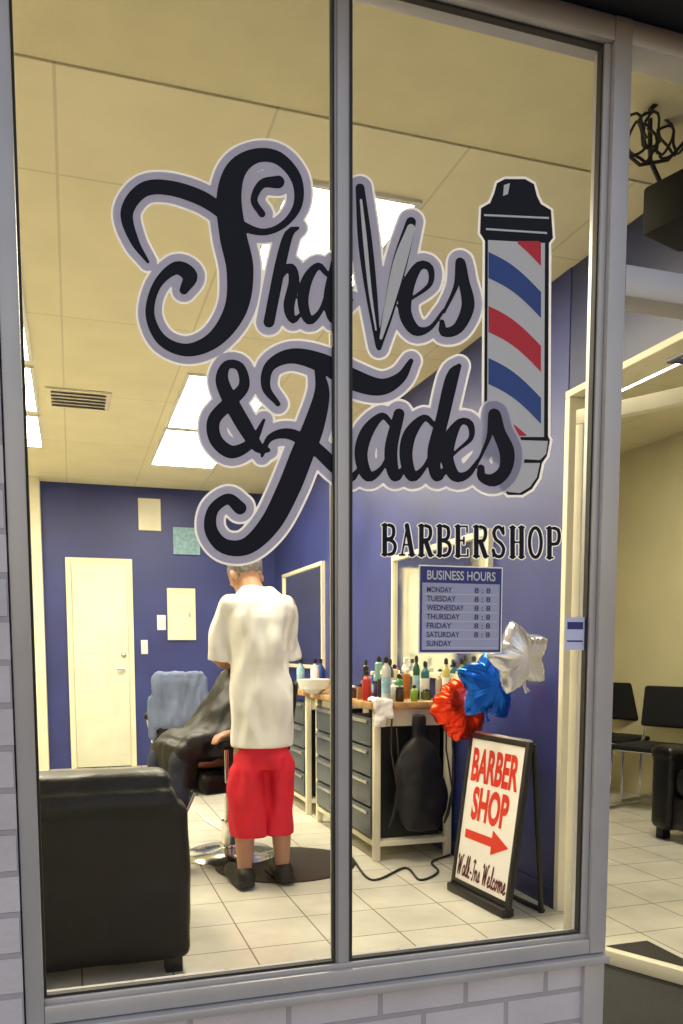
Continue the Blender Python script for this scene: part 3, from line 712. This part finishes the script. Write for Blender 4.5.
# ------------------------------------------------------------------ armchair
def armchair():
    o = thing('leather_armchair', 'black leather armchair with its back to the window at lower left', 'armchair', (-.06, 1.44, 0), 0, 'black leather armchairs')
    organic('backrest', MB().box((0, -.32, .33), (.86, .17, .56), .035).box((0, -.30, .60), (.80, .22, .13), .05).box((0, -.28, .66), (.76, .19, .11), .04), 'leather', o, voxel=.012, it=4, amp=.006, fr=5)
    for s in (-1, 1):
        organic('armrest', MB().box((s*.34, .08, .30), (.17, .66, .48), .04).box((s*.34, .08, .52), (.19, .68, .09), .04), 'leather', o, voxel=.016, it=3, amp=.003, fr=7)
    organic('seat_cushion', MB().box((0, .08, .36), (.5, .62, .17), .05), 'leather', o, voxel=.016, it=4, amp=.003, fr=7)
    part('seat_base', MB().b2((-.25, -.23, .08), (.25, .38, .27), .01), 'leather', o)
    for x in (-.37, .37):
        for y in (-.34, .34): part('foot', MB().b2((x-.03, y-.03, 0), (x+.03, y+.03, .07), .005), 'blackp', o)
    return o
ac = armchair()
dup(ac, (3.70, 1.92, 0), R(90), 'black leather armchair at right edge in the waiting area')

# ------------------------------------------------------------------ barber chairs
CX, CY, CR = .80, 2.66, R(112)
def barber_chair():
    o = thing('barber_chair', 'black barber chair on a round chrome base holding the caped customer', 'barber chair', (CX, CY, 0), CR, 'black barber chairs')
    organic('seat', MB().box((0, .06, .45), (.48, .5, .12), .04), 'leather', o, voxel=.014, it=3)
    Rb = Matrix.Rotation(R(10), 3, 'X')
    organic('backrest', MB().box((0, -.24, .74), (.46, .10, .48), .04, Rb), 'leather', o, voxel=.014, it=3)
    for s in (-1, 1):
        a = part('armrest', MB().box((s*.29, .03, .655), (.07, .42, .045), .018), 'leather', o)
        part('arm_support', MB().tube([(s*.29, .2, .63), (s*.29, .2, .47), (s*.24, .1, .42)], .014), 'chrome', a)
        part('arm_support', MB().tube([(s*.29, -.16, .63), (s*.25, -.16, .45)], .014), 'chrome', a)
    part('pedestal', MB().lathe((0, 0, 0), [(.05, .05), (.05, .2), (.035, .2), (.035, .39), (.12, .39), (.12, .395)]), 'chrome', o)
    part('base', MB().lathe((0, 0, 0), [(.25, 0), (.255, .012), (.23, .03), (.12, .045), (.06, .06), (.055, .07)], 40), 'chrome', o)
    part('footrest', MB().tube([(-.12, .28, .42), (-.12, .40, .2), (-.12, .44, .13)], .012).tube([(.12, .28, .42), (.12, .40, .2), (.12, .44, .13)], .012).box((0, .48, .12), (.32, .14, .025), .008), 'steel', o)
    part('pump_lever', MB().tube([(.05, 0, .12), (.22, .02, .16), (.3, .03, .2)], .01), 'chrome', o)
    return o
bc = barber_chair()
JX, JY, JR, JS = .80, 4.75, R(-8), .86
b2 = dup(bc, (JX, JY, 0), JR, 'empty black barber chair behind the customer, grey jacket over its back')
b2.scale = (JS, JS, .95)
jk = MB()
jm = Matrix.Translation((JX, JY, 0)) @ Matrix.Rotation(JR, 4, 'Z') @ Matrix.Diagonal((JS, JS, .95, 1))
jb = MB().box((0, -.29, .78), (.49, .08, .42), .03).box((0, -.26, .99), (.42, .14, .06), .03).box((-.25, -.28, .66), (.07, .08, .36), .03).box((.25, -.28, .70), (.07, .08, .30), .03)
jk.v = [jm @ v for v in jb.v]; jk.f = jb.f
tag(organic('jacket', jk, 'jacket', voxel=.012, it=5, amp=.02, fr=8, stretch=(1.6, 1, .5)), 'grey blue jacket draped over the back of the empty barber chair', 'jacket')

mt = MB().lathe((1.04, 2.38, .001), [(.37, 0), (.37, .006), (.36, .012)], 48)
for i, v in enumerate(mt.v): v.y = 2.36+(v.y-2.36)*.95
tag(part('floor_mat', mt, 'brownmat'), 'round dark brown floor mat under the standing barber', 'mat')

# ------------------------------------------------------------------ people
def hand(mb, w, d, up, side, s=1.0, curl=.5):
    d = d.normalized(); up = (up-d*up.dot(d)).normalized(); l = d.cross(up).normalized()*side
    palm = w+d*.045*s
    Rm = Matrix((l, d, up)).transposed()
    mb.ell(palm, (.04*s, .052*s, .017*s), Rm)
    for k, (o, ln) in enumerate(((.029, .072), (.010, .08), (-.010, .075), (-.028, .058))):
        b = w+d*.082*s+l*o*s
        m = b+(d*math.cos(curl*.6)-up*math.sin(curl*.6))*ln*.5*s
        e = m+(d*math.cos(curl*1.6)-up*math.sin(curl*1.6))*ln*.5*s
        mb.cap(b-d*.02*s, m, .0095*s, .0088*s); mb.cap(m, e, .0088*s, .0075*s)
    b = w+d*.025*s+l*.03*s; m = b+(l*.8+d*.6-up*.2).normalized()*.035*s; e = m+(d*.9+l*.3-up*.3).normalized()*.03*s
    mb.cap(b, m, .012*s, .0105*s); mb.cap(m, e, .0105*s, .009*s)
def head(mb, c, Rm, s=1.0):
    def T(v): return Vector(c)+Rm @ (Vector(v)*s)
    mb.ell(T((0, 0, .02)), (.077*s, .097*s, .1*s), Rm); mb.ell(T((0, .03, -.045)), (.058*s, .066*s, .075*s), Rm)
    mb.ell(T((0, .055, -.085)), (.03*s, .03*s, .025*s), Rm)
    mb.cap(T((0, .092, .0)), T((0, .108, -.035)), .009*s, .014*s)
    mb.ell(T((0, .093, -.062)), (.024*s, .01*s, .01*s), Rm)
    for k in (-1, 1):
        mb.ell(T((k*.078, .0, -.01)), (.01*s, .02*s, .032*s), Rm)
        mb.ell(T((k*.03, .085, .022)), (.02*s, .012*s, .008*s), Rm)
    return T
# barber
bp_ = thing('person', 'person seen from behind in white t-shirt and long red shorts, bending over the customer', 'person', (.845, 2.05, .013), R(6))
body = MB()
for s in (-1, 1):
    body.cap((s*.07, 0, .82), (s*.085, .02, .46), .062, .052); body.cap((s*.085, .02, .46), (s*.09, -.01, .30), .052, .056)
    body.cap((s*.09, -.01, .30), (s*.095, -.015, .09), .054, .036); body.cap((s*.095, -.03, .045), (s*.11, .12, .03), .036, .03)
    body.cap((s*.14, .03, 1.33), (s*.175, .12, 1.09), .047, .04)
body.loft([(0, 0, .78, .12, .085), (0, 0, .95, .12, .085), (0, .01, 1.15, .13, .09), (0, .02, 1.3, .14, .085), (0, .04, 1.39, .08, .06)])
body.cap((0, .05, 1.36), (-.015, .11, 1.43), .055, .052)
hc = Vector((-.02, .15, 1.475)); HR = Matrix.Rotation(R(12), 3, 'Z') @ Matrix.Rotation(R(-42), 3, 'X')
head(body, hc, HR)
wl, wr = Vector((-.10, .35, 1.16)), Vector((.10, .35, 1.20))
body.cap((-.175, .12, 1.09), wl, .04, .027); body.cap((.175, .12, 1.09), wr, .04, .027)
hand(body, wl, Vector((.1, 1, .12)), Vector((-.5, 0, 1)), 1, 1, .5)
hand(body, wr, Vector((-.25, 1, .05)), Vector((.5, 0, 1)), -1, 1, .7)
organic('body', body, 'skin', bp_, voxel=.0075, it=3)
hr = MB(); hr.ell(hc+HR @ Vector((0, -.012, .032)), (.083, .1, .098), HR)
organic('hair', hr, 'hair', bp_, voxel=.01, it=1, amp=.004, fr=40)
sh = MB().loft([(0, .0, .66, .148, .122), (0, .0, .70, .148, .12), (0, -.005, .85, .143, .118), (0, .0, 1.0, .143, .12), (0, .0, 1.15, .15, .122), (0, .01, 1.27, .16, .118), (0, .025, 1.345, .145, .1), (0, .04, 1.395, .083, .075), (0, .05, 1.415, .066, .065)], 32)
for s in (-1, 1):
    sh.cap((s*.13, .02, 1.315), (s*.158, .085, 1.17), .062, .064)
    sh.tube([(s*.15, .06, 1.22), (s*.168, .10, 1.12), (s*.172, .108, 1.07)], [.058, .064, .068], 16)
organic('tshirt', sh, 'shirt', bp_, voxel=.009, it=3, amp=.032, fr=8, seed=2, stretch=(1.2, 1, .4), fade=.66)
so = MB().loft([(0, 0, .74, .10, .08), (0, 0, .68, .118, .092), (0, 0, .62, .142, .112), (0, .0, .56, .147, .115)])
for s in (-1, 1):
    so.loft([(s*.066, 0, .66, .055, .08), (s*.074, .0, .56, .078, .105), (s*.074, .0, .5, .08, .106), (s*.075, .0, .35, .08, .1), (s*.077, .0, .25, .081, .1), (s*.077, 0, .235, .081, .1)])
organic('shorts', so, 'red', bp_, voxel=.010, it=2, amp=.03, fr=8, seed=9, stretch=(1.3, 1, .4), fade=.66)
for s in (-1, 1):
    se = MB().cap((s*.095, -.04, .045), (s*.097, -.02, .055), .046, .046).cap((s*.095, -.03, .045), (s*.115, .14, .04), .046, .04).box((s*.103, .04, .012), (.085, .25, .024), .01)
    organic('shoe', se, 'shoe', bp_, voxel=.009, it=2)
clp = thing('hair_clipper', 'small black hair clipper held by the barber', 'clipper', tuple(WM[bp_] @ (wr+Vector((-.02, .09, -.0)))), 0)
part('body', MB().box((0, 0, 0), (.035, .11, .03), .01), 'blackp', clp)
part('blade', MB().box((0, .062, 0), (.034, .016, .012), .002), 'steel', clp)

# customer
cu = thing('person', 'seated customer under a black cape in the barber chair', 'person', (CX, CY, 0), CR)
body = MB()
for s in (-1, 1):
    body.cap((s*.09, -.02, .58), (s*.11, .34, .585), .08, .06); body.cap((s*.11, .34, .585), (s*.11, .42, .21), .056, .038)
    body.cap((s*.11, .41, .185), (s*.12, .54, .165), .036, .03)
    if s < 0:
        body.cap((s*.17, -.1, .97), (s*.26, -.02, .73), .05, .042)
        body.cap((s*.26, -.02, .73), (s*.28, .13, .715), .042, .028)
        hand(body, Vector((s*.28, .13, .715)), Vector((0, 1, -.08)), Vector((0, 0, 1)), s, 1, .5)
    else:
        body.cap((s*.17, -.1, .97), (s*.22, -.02, .72), .05, .042)
        body.cap((s*.22, -.02, .72), (s*.10, .14, .66), .042, .028)
        hand(body, Vector((s*.10, .14, .66)), Vector((-.5, 1, -.1)), Vector((0, 0, 1)), s, .9, .5)
body.loft([(0, -.03, .56, .15, .12), (0, -.07, .75, .14, .11), (0, -.1, .9, .16, .115), (0, -.11, .99, .17, .1), (0, -.1, 1.04, .07, .06)])
body.cap((0, -.1, 1.0), (0, -.05, 1.07), .055, .052)
hc = Vector((0, .0, 1.15)); HR = Matrix.Rotation(R(-12), 3, 'X')
head(body, hc, HR)
organic('body', body, 'skin', cu, voxel=.008, it=3)
hr = MB().ell(hc+HR @ Vector((0, -.018, .045)), (.083, .095, .085), HR); organic('hair', hr, 'dhair', cu, voxel=.01, it=1, amp=.004, fr=40)
cp = MB().loft([(0, -.09, 1.06, .07, .065), (0, -.1, 1.03, .12, .09), (0, -.1, .97, .21, .12), (0, -.07, .87, .25, .16), (0, -.02, .75, .26, .2), (0, .02, .67, .27, .25), (0, .06, .58, .27, .27)][::-1])
cp.box((0, .34, .54), (.36, .12, .24), .04).box((0, .22, .63), (.38, .28, .16), .06).box((-.25, .04, .54), (.06, .24, .24), .02)
organic('barber_cape', cp, 'cape', cu, voxel=.013, it=8, amp=.018, fr=7, seed=5, stretch=(1.3, 1.3, .4))
tr = MB()
for s in (-1, 1): tr.cap((s*.11, .35, .56), (s*.11, .42, .22), .07, .055)
organic('trousers', tr, 'denim', cu, voxel=.01, it=2, amp=.01, fr=12)
for s in (-1, 1):
    organic('shoe', MB().cap((s*.11, .40, .18), (s*.12, .56, .17), .044, .038).box((s*.115, .47, .143), (.08, .26, .02), .008), 'shoe', cu, voxel=.009, it=2)

# ------------------------------------------------------------------ waiting chairs
def vchair():
    o = thing('waiting_chair', 'black waiting chair with chrome legs against the cream wall, nearer the partition', 'chair', (3.98, 3.66, 0), R(90+22), 'waiting chairs by the cream wall')
    part('seat', MB().box((0, 0, .45), (.46, .44, .035), .015), 'matteblack', o)
    organic('backrest', MB().box((0, -.23, .72), (.46, .03, .30), .012, Matrix.Rotation(R(8), 3, 'X')), 'matteblack', o, voxel=.012, it=2)
    for s in (-1, 1):
        part('leg', MB().tube([(s*.21, .19, .43), (s*.22, .21, .012), (s*.22, -.2, .012), (s*.21, -.19, .43), (s*.19, -.23, .6), (s*.17, -.255, .8)], .011), 'chrome', o)
    part('crossbar', MB().tube([(-.21, .1, .42), (.21, .1, .42)], .01), 'chrome', o)
    return o
vc = vchair()
dup(vc, (3.86, 3.02, 0), R(112), 'black waiting chair with chrome legs at right edge of the entrance')

# ------------------------------------------------------------------ light
w = bpy.data.worlds.new('World'); scene.world = w; w.use_nodes = True
nt = w.node_tree; bg = nt.nodes['Background']
sk = nt.nodes.new('ShaderNodeTexSky'); sk.sky_type = 'NISHITA'; sk.sun_disc = False
sk.sun_elevation = R(2.0); sk.sun_rotation = R(20)
mxw = nt.nodes.new('ShaderNodeMix'); mxw.data_type = 'RGBA'; mxw.blend_type = 'MULTIPLY'; mxw.inputs[0].default_value = 1
mxw.inputs[7].default_value = (1.12, .97, 1.08, 1)
nt.links.new(sk.outputs[0], mxw.inputs[6]); nt.links.new(mxw.outputs[2], bg.inputs[0]); bg.inputs[1].default_value = .82
sl_ = bpy.data.lights.new('sun', 'SUN'); sl_.energy = .05; sl_.angle = R(15); sl_.color = (1, .8, .65)
so_ = bpy.data.objects.new('sun', sl_); C.objects.link(so_); so_.rotation_euler = (R(88), 0, R(160))
scene.view_settings.view_transform = 'Standard'; scene.view_settings.look = 'None'; scene.view_settings.exposure = 0
